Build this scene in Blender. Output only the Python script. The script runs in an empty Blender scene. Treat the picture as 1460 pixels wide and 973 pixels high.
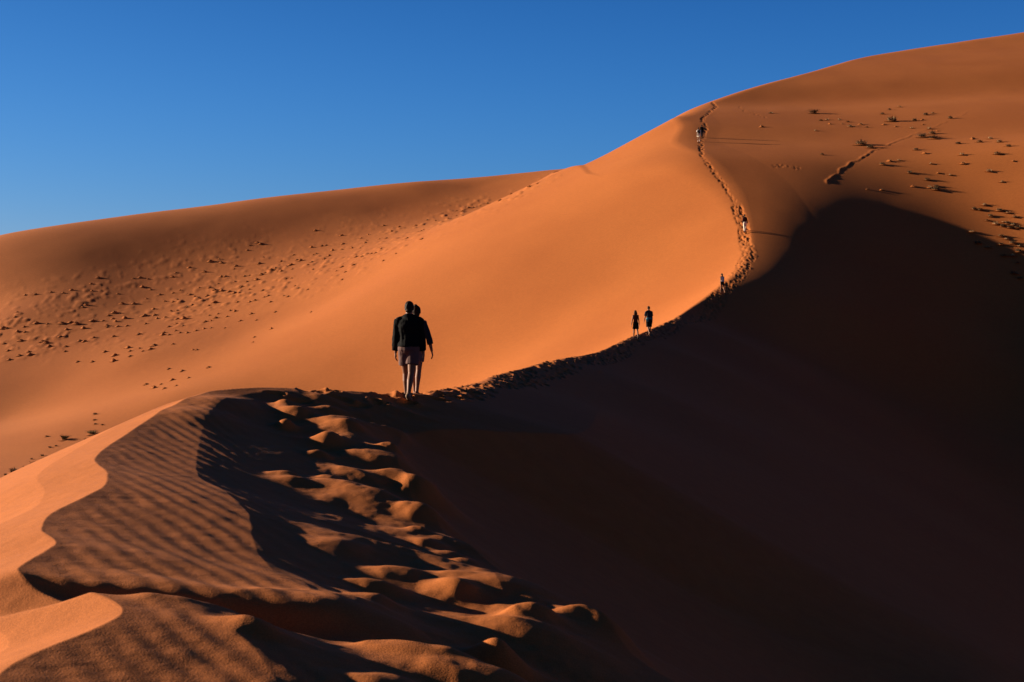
import bpy, bmesh, math, random
import numpy as np
from mathutils import Vector, Matrix, noise as mnoise

random.seed(7)
rng = np.random.default_rng(11)
scene = bpy.context.scene
col = scene.collection
R = math.radians

# ------------------------------------------------------------------ camera maths
F = 2028.0                      # focal length in photo pixels (50 mm on 36 mm, 1460 px)
PITCH = math.atan(46.5 / F)     # looking down very slightly
CP, SP = math.cos(PITCH), math.sin(PITCH)

def ray(px, py):
    """direction through a photo pixel, scaled so that y = 1"""
    u = (px - 730.0) / F
    v = (486.5 - py) / F
    d = np.array([u, CP + v * SP, v * CP - SP])
    return d / d[1]

def P(px, py, d):
    r = ray(px, py)
    return (r[0] * d, d, r[2] * d)

SUN_EL, SUN_AHEAD = R(13.5), R(16.0)
S = np.array([-math.cos(SUN_EL) * math.cos(SUN_AHEAD), math.cos(SUN_EL) * math.sin(SUN_AHEAD), math.sin(SUN_EL)])

# ------------------------------------------------------------------ small numeric helpers
def ss(a, b, x):
    t = np.clip((x - a) / (b - a), 0, 1)
    return t * t * (3 - 2 * t)

def _hash(ix, iy, seed):
    n = (ix.astype(np.int64) * 374761393 + iy.astype(np.int64) * 668265263 + seed * 1442695041) & 0xFFFFFFFF
    n = ((n ^ (n >> 13)) * 1274126177) & 0xFFFFFFFF
    n = n ^ (n >> 16)
    return (n & 0xFFFFFF) / float(0xFFFFFF)

def vnoise(x, y, seed=0):
    ix, iy = np.floor(x), np.floor(y)
    fx, fy = x - ix, y - iy
    fx = fx * fx * fx * (fx * (fx * 6 - 15) + 10)
    fy = fy * fy * fy * (fy * (fy * 6 - 15) + 10)
    a = _hash(ix, iy, seed); b = _hash(ix + 1, iy, seed)
    c = _hash(ix, iy + 1, seed); d = _hash(ix + 1, iy + 1, seed)
    return (a + (b - a) * fx) + ((c + (d - c) * fx) - (a + (b - a) * fx)) * fy - 0.5

def fbm(x, y, seed=0, octaves=3):
    s, a = 0.0, 1.0
    for o in range(octaves):
        s = s + a * vnoise(x * 2 ** o, y * 2 ** o, seed + o * 17)
        a *= 0.5
    return s

class TPS:
    def __init__(self, pts, lam=0.0):
        p = np.array(pts, float)
        self.s = 50.0
        self.c = p[:, :2] / self.s
        n = len(p)
        K = self.k(self.c, self.c) + np.diag(lam(p) if callable(lam) else np.full(n, lam))
        A = np.zeros((n + 3, n + 3))
        A[:n, :n] = K
        A[:n, n] = 1; A[:n, n + 1:] = self.c
        A[n, :n] = 1; A[n + 1:, :n] = self.c.T
        b = np.zeros(n + 3); b[:n] = p[:, 2]
        self.w = np.linalg.solve(A, b)
    @staticmethod
    def k(a, b):
        d2 = ((a[:, None, :] - b[None, :, :]) ** 2).sum(-1)
        return 0.5 * d2 * np.log(d2 + 1e-12)
    def __call__(self, x, y):
        sh = np.shape(x)
        q = np.stack([np.ravel(x), np.ravel(y)], 1) / self.s
        out = np.empty(len(q))
        for i in range(0, len(q), 60000):
            s_ = q[i:i + 60000]
            out[i:i + 60000] = self.k(s_, self.c) @ self.w[:-3] + self.w[-3] + s_ @ self.w[-2:]
        return out.reshape(sh)

# ------------------------------------------------------------------ the crest of the main dune
CREST = [P(*c) for c in [
    (350, 552, 23), (470, 560, 24.2), (600, 560, 26), (700, 536, 36), (800, 511, 52), (900, 480, 80),
    (960, 455, 104), (1020, 415, 125), (1055, 380, 136), (1066, 350, 144)]]
NEAR_X = np.array([(-30, -1.5), (0, -1.8), (5, -2.0), (6.3, -2.25), (7.4, -2.05), (8.1, -2.45), (8.75, -3.05), (9.6, -3.1),
                   (10.3, -3.42), (11.2, -3.6), (12.4, -3.62), (13.5, -3.85), (14.8, -4.35), (16.4, -4.6), (20, -4.85), (22.2, -4.75), (23.2, -4.1),
                   (24.2, -3.07), (26, -1.67), (36, -.53), (52, 1.8), (60, 3.2)])
ZC = np.array([(-30, -1.6), (0, -1.6), (9, -1.6), (16, -1.55), (20, -1.42), (23, -1.28), (24.5, -1.42), (26, -1.54), (36, -1.7), (60, -1.72)])
def pchip(tab, t):
    """smooth 1-D curve through a table (Catmull-like cubic, limited)"""
    X, Y = tab[:, 0], tab[:, 1]
    d = np.diff(Y) / np.diff(X)
    m = np.concatenate([[d[0]], np.where(d[:-1] * d[1:] > 0, 2 * d[:-1] * d[1:] / (d[:-1] + d[1:] + 1e-12), 0), [d[-1]]])
    t = np.clip(t, X[0], X[-1])
    i = np.clip(np.searchsorted(X, t) - 1, 0, len(X) - 2)
    h = X[i + 1] - X[i]; s = (t - X[i]) / h
    return ((1 + 2 * s) * (1 - s) ** 2 * Y[i] + s * (1 - s) ** 2 * h * m[i] + s * s * (3 - 2 * s) * Y[i + 1] + s * s * (s - 1) * h * m[i + 1])

L, Rr = [], []
# --- left flank (sunlit), trough and far-left dune
CREST_L = CREST[1:] + [P(*c) for c in [(1058, 310, 153), (1035, 270, 163), (985, 225, 177), (940, 200, 192)]]
for (x, y, z) in CREST_L:
    L.append((x, y, z))
    if y > 30:
        L.append((x + 9.2, y + 3.8, z + 5.2))
        L.append((x + 23, y + 9, z + 12))
    for t, dr in ((10, 5.3), (25, 12.9), (42, 21.3)):
        if y < 110 and t > 30: continue
        if 95 < y < 146: dr *= .9
        zz = max(z - dr, -13.5)
        L.append((x - .91 * t, y - .41 * t, zz))
for y, x, z in ((-20, -1.6, -1.6), (0, -1.8, -1.6), (8, -2.5, -1.6), (14, -4.1, -1.58), (20, -4.85, -1.42)):
    L += [(x, y, z), (x + 6, y, z + 2.6)]
    for t, dr in ((3, 1.0), (8, 3.5), (15, 7.0), (26, 11)):
        L.append((x - t, y, z - dr))
for c in [(870, 217, 204), (800, 243, 214), (765, 260, 208),
          (0, 690, 118), (100, 600, 149), (250, 560, 153), (300, 535, 161), (350, 500, 170), (200, 505, 178), (350, 480, 180), (480, 424, 187), (600, 352, 195), (700, 292, 205), (785, 248, 224),
          (0, 335, 245), (200, 305, 259), (400, 281, 271.5), (600, 261, 283), (700, 253, 289), (780, 243, 293), (850, 236, 296),
          (0, 400, 218.5), (200, 380, 226), (400, 345, 240), (550, 304, 259.5), (680, 267, 279.5),
          (0, 455, 201), (200, 440, 205), (0, 500, 189), (100, 535, 176), (0, 600, 163)]:
    L.append(P(*c))
L += [(-62, 140, -15), (-95, 200, -9), (-130, 250, -2), (-150, 300, 8), (-64, 150, -14), (-80, 172, -10.5), (-100, 200, -5), (-130, 240, 3), (-160, 300, 17), (-115, 190, -10), (-52, 90, -17), (-22, 100, -13.5), (-60, 60, -18), (-50, 20, -15), (-60, -30, -15),
      (17, 250, 25), (26, 252, 32), (40, 252, 44), (33, 234, 42), (24, 222, 35)]
for c, dz in (((0, 335, 340), -22), ((200, 305, 352), -22), ((400, 281, 370), -22), ((600, 261, 400), -22), ((760, 250, 400), -22), ((950, 200, 400), -20)):
    x, y, z = P(*c); L.append((x, y, z + dz))

# --- top and right side
for (x, y, z) in CREST[1:7]:
    Rr.append((x, y, z))
    for t, dr in ((-8, -2.2), (4, 1.25), (10, 4.3), (22, 11.0), (40, 18)):
        if y > 100 and t > 30: continue
        Rr.append((x + .93 * t, y - .37 * t, z - dr))
for y, x, z in ((-20, -1.6, -1.6), (0, -1.8, -1.6), (10, -3.2, -1.6), (20, -4.85, -1.42)):
    for t, dr in ((-6, -1.2), (0, 0), (2, .3), (5, 1.2), (10, 4), (22, 10.5), (42, 19), (75, 24)):
        Rr.append((x + t, y, z - dr))
Rr += [(60, 120, -12), (40, 125, -8.5)]
Rr += [(95, 40, -24), (85, 95, -14), (100, 130, -8), (25, 150, 6), (60, 160, -2)]

class Grid:
    """a smooth surface sampled every 2 m, read back with cubic interpolation"""
    X0, Y0, ST, NX, NY = -260.0, -110.0, 2.0, 262, 300
    def __init__(self, fn):
        gx = self.X0 + self.ST * np.arange(self.NX); gy = self.Y0 + self.ST * np.arange(self.NY)
        X, Y = np.meshgrid(gx, gy)
        self.g = fn(X, Y)
    def __call__(self, x, y):
        a = np.clip((np.asarray(x, float) - self.X0) / self.ST, 1.001, self.NX - 3.001)
        b = np.clip((np.asarray(y, float) - self.Y0) / self.ST, 1.001, self.NY - 3.001)
        i = np.floor(a).astype(int); j = np.floor(b).astype(int)
        s, t = a - i, b - j
        def w(q):
            return (((2 - q) * q - 1) * q / 2, ((3 * q - 5) * q * q + 2) / 2, ((4 - 3 * q) * q + 1) * q / 2, (q - 1) * q * q / 2)
        ws, wt = w(s), w(t)
        out = 0.0
        for m in range(4):
            row = 0.0
            for n in range(4):
                row = row + ws[n] * self.g[j + m - 1, i + n - 1]
            out = out + wt[m] * row
        return out

tpsL, tpsR = Grid(TPS(L, lambda p: np.where((p[:, 1] > 150) & (p[:, 0] < -8), 6e-3, 2e-4))), Grid(TPS(Rr, 3e-4))
_cx = np.array([c[:2] for c in CREST[3:] + CREST_L[-4:]] + [(19.5, 205), (19.5, 222), (24, 250), (33, 290), (36, 330)])
def crest_x(y):
    return np.where(y < 40, pchip(NEAR_X, y), np.interp(y, _cx[:, 1], _cx[:, 0]))

# upper part of the main dune: a broad shoulder that climbs away behind the crest, rolls over into
# a gully on its right and rises again beyond, up to the skyline ridge
RIDGE = [P(*c) for c in [(870, 215, 205), (900, 209, 207), (950, 185, 214), (1020, 148, 233), (1100, 120, 248), (1172, 100, 262), (1250, 77, 284), (1330, 52, 304), (1460, 24, 322), (1600, 4, 345)]]
RX = np.array([(60, -2.0), (185, 6.0), (195, 16.0), (205, 22.5), (214, 27.5)] + [(c[1], c[0]) for c in RIDGE[3:]] + [(400, 215)])
CXT = np.array([(c[1], c[0]) for c in CREST[5:]] + [(c[1], c[0]) for c in CREST_L[-4:]] + [(205, 22.0), (420, 24.0)])
G0 = -.018
DT = np.array([(100, 16), (115, 13.5), (130, 9.8), (140, 7.6), (150, 5.0), (160, 3.1), (168, 1.8), (178, .5), (188, 0), (430, 0)], float)
U1T = np.array([(100, -1), (130, -.6), (142, .2), (152, 1.6), (165, 4.2), (185, 7), (430, 7.5)], float)
WT = np.array([(100, 39), (130, 33), (145, 32), (160, 28.5), (180, 26), (430, 26)], float)
RT = np.array([(100, .18), (160, .23), (172, .17), (190, .07), (250, .06), (430, .06)], float)
def cross(u, y):
    D = pchip(DT, y); u1 = pchip(U1T, y); wd = pchip(WT, y)
    ur = u1 + wd * .78
    q = u - ur
    rs = pchip(RT, y)
    rise = rs * (q + np.sqrt(q * q + 60)) / 2
    return G0 * np.minimum(u, 8) + .0 * u - D * ss(u1, u1 + wd, u) + rise - rs * (np.sqrt((ur) ** 2 + 60) - ur) / 2
_a = [(100, -1.0)] + [(c[1], c[2]) for c in CREST[6:]] + [(c[1], c[2]) for c in CREST_L[-4:]] + [(205, 26.6), (218, 30.0)]
for c in RIDGE[3:]:
    u_ = c[0] - float(np.interp(c[1], CXT[:, 0], CXT[:, 1]))
    _a.append((c[1], c[2] - float(cross(np.array(u_), np.array(c[1])))))
AT = np.array(_a + [(430, _a[-1][1] + 12)])
def shoulder(x, y):
    u = x - pchip(CXT, y)
    un = np.maximum(0, 2.8 - u)
    z = pchip(AT, y) + cross(u, y) - ss(168, 196, y) * np.where(un < 1.5, .125 * un * un, .28 + .30 * (un - 1.5))
    d = np.maximum(0, pchip(RX, y) - x) * ss(199, 221, y)
    return z - np.where(d < 8, d * d / 17, 3.765 + .75 * (d - 8))

def near_profile(x, y):
    u = x - pchip(NEAR_X, y)
    zc = pchip(ZC, y)
    w0 = np.interp(y, [0, 6, 6.6, 7.4, 8.3, 9.3, 11, 13, 16, 20, 23, 26, 34, 60], [1.3, 1.3, 1.15, .6, .9, 1.75, 1.6, 1.2, 1.0, .6, .4, .25, .2, .2])   # width of the wind-rippled shelf
    un = -u
    left = -(.30 * un + .0 + .14 * np.maximum(un - .6, 0) + .12 * np.maximum(un - 2.0, 0))
    shelf = -.165 * np.clip(u, 0, w0)
    sl = np.interp(y, [0, 14, 17.5, 23, 27], [.27, .285, .25, .235, .285])
    path = -sl * np.clip(u - w0, 0, 2.6) - .555 * np.maximum(u - w0 - 2.6, 0)
    return zc + np.where(u < 0, left, shelf + path), u, w0

def base_height(x, y):
    x = np.asarray(x, float); y = np.asarray(y, float)
    zl, zr = tpsL(x, y), tpsR(x, y)
    w2 = ss(114, 132, y)
    zr = zr * (1 - w2) + shoulder(x, y) * w2
    zr = zr + 1.3 * np.maximum(0, crest_x(y) - 9.0 - x) ** 1.6
    k = np.interp(y, [0, 60, 115, 138, 150, 160, 175, 190, 210], [.10, .10, .15, .3, .4, .7, 1.2, 2.2, 3.6])
    h = np.clip(.5 + .5 * (zr - zl) / k, 0, 1)
    z = zr * (1 - h) + zl * h - k * h * (1 - h)
    pn, u, w0 = near_profile(x, y)
    w = (1 - ss(27, 40, y)) * (1 - ss(7, 15, np.abs(u))) * ss(-40, -25, y)
    z = z * (1 - w) + pn * w
    r = np.hypot(x, y)
    far = -14 + 9 * fbm(x / 260, y / 420, 5, 2)
    wf = np.maximum(ss(380, 620, r), ss(-30, -90, y) if False else 1 - ss(-90, -30, y))
    wf = np.maximum(wf, ss(200, 420, np.abs(x)) * (1 - ss(150, 300, y)) )
    return z * (1 - wf) + far * wf

def hit(px, py, y0=4.0, y1=400.0, n=1600, dz=0.0):
    """first point of the bare terrain on the ray through a photo pixel"""
    r = ray(px, py)
    ys = np.geomspace(y0, y1, n)
    z = base_height(r[0] * ys, ys) + dz
    below = z >= r[2] * ys
    i = int(np.argmax(below))
    if not below[i]:
        return None
    if i == 0:
        yy = ys[0]
    else:
        a = r[2] * ys[i - 1] - z[i - 1]; b = r[2] * ys[i] - z[i]
        yy = ys[i - 1] + (ys[i] - ys[i - 1]) * a / (a - b)
    return np.array([r[0] * yy, yy, r[2] * yy])

# ================================================================== terrain mesh
def polar_axes():
    th = [np.linspace(-23, 23, 1180)]
    side = []
    a, st = 23.0, .06
    while a < 180:
        st = min(st * 1.12, 4.0); a += st
        if a < 178: side.append(a)
    side = np.array(side)
    th = np.concatenate([-side[::-1], th[0], side])
    r = [.6]
    while r[-1] < 4000:
        q = r[-1]
        if q < 4.2: k = .05
        elif q < 15: k = .0032
        elif q < 27: k = .0024
        elif q < 120: k = .0042
        elif q < 135: k = .0026
        elif q < 215: k = .0021
        elif q < 310: k = .0027
        elif q < 420: k = .009
        else: k = .05
        r.append(q * (1 + k))
    return np.radians(th), np.array(r)

TH, RD = polar_axes()
GX = np.outer(RD, np.sin(TH)); GY = np.outer(RD, np.cos(TH))
GZ = base_height(GX, GY)

def window(x, y, rad):
    r0 = math.hypot(x, y); t0 = math.atan2(x, y); dt = rad / max(r0, .5)
    i0, i1 = np.searchsorted(RD, (r0 - rad, r0 + rad)); j0, j1 = np.searchsorted(TH, (t0 - dt, t0 + dt))
    return slice(i0, i1), slice(j0, j1)

def stamp_print(x, y, ang, ln, wd, depth, rim):
    w = window(x, y, ln * 2.6)
    dx, dy = GX[w] - x, GY[w] - y
    if dx.size == 0: return
    c, s = math.cos(ang), math.sin(ang)
    a = (dx * c + dy * s) / ln; b = (-dx * s + dy * c) / wd
    d = np.sqrt(a * a + b * b)
    GZ[w] += -depth * np.exp(-d ** 4) + rim * np.exp(-((d - 1.3) / .38) ** 2) * (1 + .5 * a)

def stamp_mound(x, y, sx, sy, h, ang, seed, sharp=2.3):
    w = window(x, y, max(sx, sy) * 2.8)
    dx, dy = GX[w] - x, GY[w] - y
    if dx.size == 0: return
    n1 = fbm(GX[w] / (sx * .9), GY[w] / (sy * .9), seed, 2) * .22
    c, s = math.cos(ang), math.sin(ang)
    a = (dx * c + dy * s) / sx + n1 * .7; b = (-dx * s + dy * c) / sy + n1
    d = np.sqrt(a * a + b * b + .01)
    q = np.hypot(dx, dy) / max(sx, sy)
    GZ[w] += h * np.exp(-(d ** sharp) * 1.0) * (1 - ss(1.9, 2.7, q))

# ---- wind ripples on the grazing shelf right of the brink, and the ragged trampled edge
nm = (slice(*np.searchsorted(RD, (4, 30))), slice(*np.searchsorted(TH, (R(-23), R(23)))))
x, y = GX[nm], GY[nm]
_, u, w0 = near_profile(x, y)
m = ss(-.05, .35, u) * (1 - ss(w0 + .2, w0 + .9, u)) * (1 - ss(19, 23, y))
q = (x * 3 + y * 2) / 3.606
q = q + .13 * vnoise(x / 1.1, y / 1.3, 3) + .05 * vnoise(x / .4, y / .5, 31)
amp = .0021 * (.55 + .9 * (vnoise(x / .8, y / .9, 9) + .5))
GZ[nm] += m * amp * np.sin(q * 2 * math.pi / .205)
GZ[nm] += m * .014 * vnoise(x / .9 + y / 2.0, y / 1.4 - x / 3.0, 14)
# trodden strip: heaps and hollows
pc = np.interp(y, [6, 9, 11, 13, 14.5, 18, 22, 26], [-.1, 0.0, -.3, -.75, -1.3, -2.0, -2.7, -1.4])
pw = np.interp(y, [6, 9, 14, 22, 26], [1.35, 1.25, .95, 1.0, .9])
mp = np.exp(-(np.abs((x - pc) / pw)) ** 3.0) * (1 - ss(24, 27, y))
rid = 1 - np.abs(2 * vnoise(x / 1.3 + y * .22, y / .85 + x * .25, 41) * 1.1)
GZ[nm] += mp * (.035 * (rid - .8) + .035 * vnoise(x / .8, y / .7, 55) + .014 * vnoise(x / .22, y / .25, 66) + .007 * vnoise(x / .09, y / .11, 67))
# the cut trodden across the shelf in front
cut = np.exp(-((y - (8.38 + .07 * (x + 2) + .08 * vnoise(x / .5, 0 * x, 5))) / .24) ** 4) * ss(-3.4, -2.5, x) * (1 - ss(-1.6, -.8, x))
GZ[nm] -= .125 * cut
GZ[nm] += .05 * np.exp(-((y - 8.85) / .25) ** 2) * ss(-3.0, -2.0, x) * (1 - ss(-1.5, -.8, x))

NR, NT = GX.shape

def ground_z(x, y):
    r0, t0 = math.hypot(x, y), math.atan2(x, y)
    i = min(max(np.searchsorted(RD, r0) - 1, 0), NR - 2); j = min(max(np.searchsorted(TH, t0) - 1, 0), NT - 2)
    f = (r0 - RD[i]) / (RD[i + 1] - RD[i]); g = (t0 - TH[j]) / (TH[j + 1] - TH[j])
    return float((GZ[i, j] * (1 - g) + GZ[i, j + 1] * g) * (1 - f) + (GZ[i + 1, j] * (1 - g) + GZ[i + 1, j + 1] * g) * f)

def sun_clearance(x, y):
    """how far the ground here lies below the light that passes over the sand upwind of it"""
    best = -9.0
    for t in np.linspace(.25, 7, 44):
        best = max(best, ground_z(x + S[0] * t / math.cos(SUN_EL), y + S[1] * t / math.cos(SUN_EL)) - t * math.tan(SUN_EL))
    return best - ground_z(x, y)

# ---- heaps between the footprints, where the photograph shows their sunlit sides
MOUNDS = [  # px, py, half width px, height m, along-depth stretch
    (318, 574, 36, .13, 1.6), (292, 592, 44, .12, 1.3), (425, 581, 22, .10, 1.5), (428, 594, 20, .10, 1.4), (492, 609, 44, .17, 1.3),
    (512, 634, 48, .15, 1.1), (572, 641, 14, .10, 1.2), (560, 662, 50, .11, .9), (515, 676, 40, .13, .9), (478, 690, 48, .12, .9), (528, 708, 56, .20, 1.0),
    (605, 694, 48, .12, .8), (652, 692, 18, .13, .9), (610, 742, 85, .19, .8), (660, 778, 62, .17, .8), (540, 780, 60, .08, .7), (735, 836, 92, .19, .7),
    (715, 852, 70, .13, .6), (800, 890, 92, .26, .8), (500, 876, 66, .17, .8), (540, 830, 24, .10, .7),  (560, 925, 40, .11, .7),
    (640, 945, 45, .12, .7), (690, 968, 66, .18, .7), (262, 846, 46, .08, .8), (208, 828, 24, .05, .8), (366, 892, 30, .09, .7), (560, 612, 20, .08, 1.2), (470, 635, 20, .08, 1.0), (770, 912, 60, .16, .8), (862, 905, 55, .2, .8)]
spots = []
for k, (px, py, hw, h, st) in enumerate(MOUNDS):
    p = hit(px, py)
    dz = .05
    for _ in range(14):                              # where the heap's top, not its foot, meets that line of sight
        dz = .65 * dz + .35 * (min(max(0, sun_clearance(p[0], p[1])), .8) * .9 + .3 * h)
        p = hit(px, py, dz=dz)
    if k in (24, 25):                                # two crumbs lying in the cut itself
        p = ray(px, py) * 8.12
        st, h, hw = .8, (.075, .03)[k - 24], hw * 1.0
    spots.append((p[0], p[1], hw / F * p[1], st, h, k))
for k in range(30):                                  # smaller heaps kicked up between them
    yy = 6.2 + 17.5 * ((k * .618034) % 1) ** 1.1
    c_ = np.interp(yy, [6, 9, 11, 13, 14.5, 18, 22, 26], [0, .05, -.25, -.7, -1.25, -2.0, -2.7, -1.6])
    spots.append((c_ + rng.uniform(-1.0, .85), yy, rng.uniform(.13, .26), 1.0, rng.uniform(.05, .10), 50 + k))
for x0, y0, sx, st, h, k in sorted(spots):           # from the sunny side onwards
    c_ = sun_clearance(x0, y0)
    if c_ + .02 > .25:
        if k not in (16, 17, 18, 28, 29): continue
        stamp_mound(x0 + .05, y0, max(sx * 1.9, .6), max(sx * 1.5, .5), c_ - .03, R(-12), 200 + k, 1.8)   # the broad swell it sits on
        c_ = sun_clearance(x0, y0)
    h = max(h * .7, c_ + .02 + .29 * h)
    f_ = (1.22 if k < 30 else 1.1) + .5 * (1 - float(ss(11, 17, y0))) * (k < 30)
    stamp_mound(x0, y0, sx * f_, max(.13, sx * st * f_), h, R(-20 + 16 * math.sin(k * 2.3)), 100 + k)

# ---- footprints
def stamp_trail(pts, n, spread, ln, wd, depth, rim, clusters=True):
    pts = np.array(pts); seg = np.hypot(*np.diff(pts[:, :2], axis=0).T); cum = np.concatenate([[0], np.cumsum(seg)])
    for k in range(n):
        t = rng.uniform(0, cum[-1]); i = min(np.searchsorted(cum, t, 'right') - 1, len(seg) - 1)
        f = (t - cum[i]) / seg[i]; d = (pts[i + 1] - pts[i])[:2] / seg[i]
        c = pts[i][:2] * (1 - f) + pts[i + 1][:2] * f
        o = rng.uniform(spread[0], spread[1])
        a = math.atan2(d[1], d[0]) + rng.normal(0, .35); s = rng.uniform(.75, 1.3)
        stamp_print(c[0] + d[1] * o, c[1] - d[0] * o, a, ln * s, wd * s, depth * rng.uniform(.6, 1.3), rim * rng.uniform(.4, 1.3))

crest_pts = [(-4.2, 23.1, 0), (-3.1, 24.2, 0), (-1.7, 26, 0)] + [c for c in CREST[3:]]
stamp_trail(crest_pts[:6], 420, (-.1, .9), .19, .11, .045, .016)
stamp_trail(crest_pts[5:], 640, (-.5, 1.0), .24, .13, .05, .014)
up = [hit(*c) for c in [(1063, 352), (1060, 322), (1050, 292), (1033, 264), (1012, 238), (1000, 222), (999, 204), (1006, 184), (1001, 170), (1012, 160), (1021, 152), (1014, 146)]]
up = [p for p in up if p is not None]
stamp_trail(up[:3], 400, (-.55, .55), .18, .12, .06, .010)
stamp_trail(up[2:], 560, (-.25, .25), .16, .11, .06, .008)
dots = [hit(*c) for c in [(1050, 152), (1063, 158), (1078, 165), (1098, 168)]]
stamp_trail(dots, 24, (-.7, .7), .26, .17, .05, .012)
dots = [hit(*c) for c in [(1102, 238), (1120, 236), (1138, 241)]]
stamp_trail(dots, 12, (-.5, .5), .26, .17, .05, .012)

# ---- the raised animal track climbing the far right face
def stamp_ridge(pts, width, h0, h1, seed):
    pts = np.array(pts)[:, :2]; n = len(pts) - 1
    for i in range(n):
        a, b = pts[i], pts[i + 1]; L_ = np.hypot(*(b - a)); mid = (a + b) / 2
        w = window(mid[0], mid[1], L_ / 2 + 3 * width)
        dx, dy = GX[w] - a[0], GY[w] - a[1]; d = (b - a) / L_
        t = dx * d[0] + dy * d[1]
        dist = -dx * d[1] + dy * d[0] + .5 * vnoise(GX[w] / 1.6, GY[w] / 1.6, seed)
        h = h0 + (h1 - h0) * (i + np.clip(t / L_, 0, 1)) / n
        lim = (t >= 0) & (t < L_)
        prof = np.exp(-((dist - width * .55) / (width * .7)) ** 2) - .35 * np.exp(-((dist + width * .6) / (width * .7)) ** 2)
        GZ[w] += np.where(lim, h * prof * (.6 + 1.3 * (vnoise(GX[w] / .9, GY[w] / .9, seed + 1) + .5)), 0)
tr = [hit(*c) for c in [(1180, 262), (1188, 253), (1203, 241), (1228, 226), (1250, 214), (1278, 203), (1300, 194), (1330, 182), (1355, 172), (1392, 155)]]
tr = [p for p in tr if p is not None]
stamp_ridge(tr, .26, .05, .012, 71)
stamp_trail(tr[:5], 40, (-.2, .3), .2, .13, .02, .012)
# hummocky ground where the tufts grow on the far left face
w = (slice(*np.searchsorted(RD, (130, 305))), slice(*np.searchsorted(TH, (R(-22), R(2)))))
x, y = GX[w], GY[w]
pp = (730 + F * x / (y * CP - GZ[w] * SP)); qq = 486.5 - F * (y * SP + GZ[w] * CP) / (y * CP - GZ[w] * SP)
cl = np.interp(pp, [0, 120, 250, 400, 560, 700, 790], [468, 455, 432, 392, 342, 292, 255])
mk = np.exp(-((qq - cl) / np.interp(pp, [0, 250, 500, 790], [42, 56, 34, 9])) ** 2) * (.35 + .65 * ss(-.2, .25, vnoise(x / 9, y / 9, 21)))
GZ[w] += mk * .36 * np.maximum(0, vnoise(x / 1.1, y / 1.5, 22) + .5 * vnoise(x / .55, y / .8, 23) - .08)
# faint broad unevenness of wind-worked sand (centimetres)
GZ += .05 * fbm(GX / 7.0, GY / 9.0, 81, 2) * ss(20, 60, np.hypot(GX, GY))
GZ += .004 * fbm(GX / .18, GY / .18, 91, 2) * (1 - ss(15, 26, np.hypot(GX, GY)))

def surface_normal(x, y, e=.6):
    gx = float(base_height(x + e, y) - base_height(x - e, y)) / (2 * e); gy = float(base_height(x, y + e) - base_height(x, y - e)) / (2 * e)
    return Vector((-gx, -gy, 1)).normalized()

def build_ground():
    nv = NR * NT + 1
    co = np.empty((nv, 3), np.float32)
    co[:-1, 0] = GX.ravel(); co[:-1, 1] = GY.ravel(); co[:-1, 2] = GZ.ravel()
    co[-1] = (0, 0, GZ[0].mean())
    i, j = np.meshgrid(np.arange(NR - 1), np.arange(NT), indexing='ij')
    j2 = (j + 1) % NT
    quads = np.stack([i * NT + j, (i + 1) * NT + j, (i + 1) * NT + j2, i * NT + j2], -1).reshape(-1, 4)[:, ::-1]
    jj = np.arange(NT)
    tris = np.stack([np.full(NT, nv - 1), (jj + 1) % NT, jj], 1)
    me = bpy.data.meshes.new('sand_dunes')
    nq, ntr = len(quads), len(tris)
    me.vertices.add(nv); me.vertices.foreach_set('co', co.ravel())
    me.loops.add(nq * 4 + ntr * 3)
    me.loops.foreach_set('vertex_index', np.concatenate([quads.ravel(), tris.ravel()]).astype(np.int32))
    me.polygons.add(nq + ntr)
    ls = np.concatenate([np.arange(nq) * 4, nq * 4 + np.arange(ntr) * 3]).astype(np.int32)
    me.polygons.foreach_set('loop_start', ls)
    me.polygons.foreach_set('use_smooth', np.ones(nq + ntr, bool))
    me.update(calc_edges=True)
    o = bpy.data.objects.new('sand_dunes', me); col.objects.link(o)
    return o

# ================================================================== materials
def nodes(name):
    m = bpy.data.materials.new(name); m.use_nodes = True
    nt = m.node_tree; b = nt.nodes['Principled BSDF']
    return m, nt, b

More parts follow.
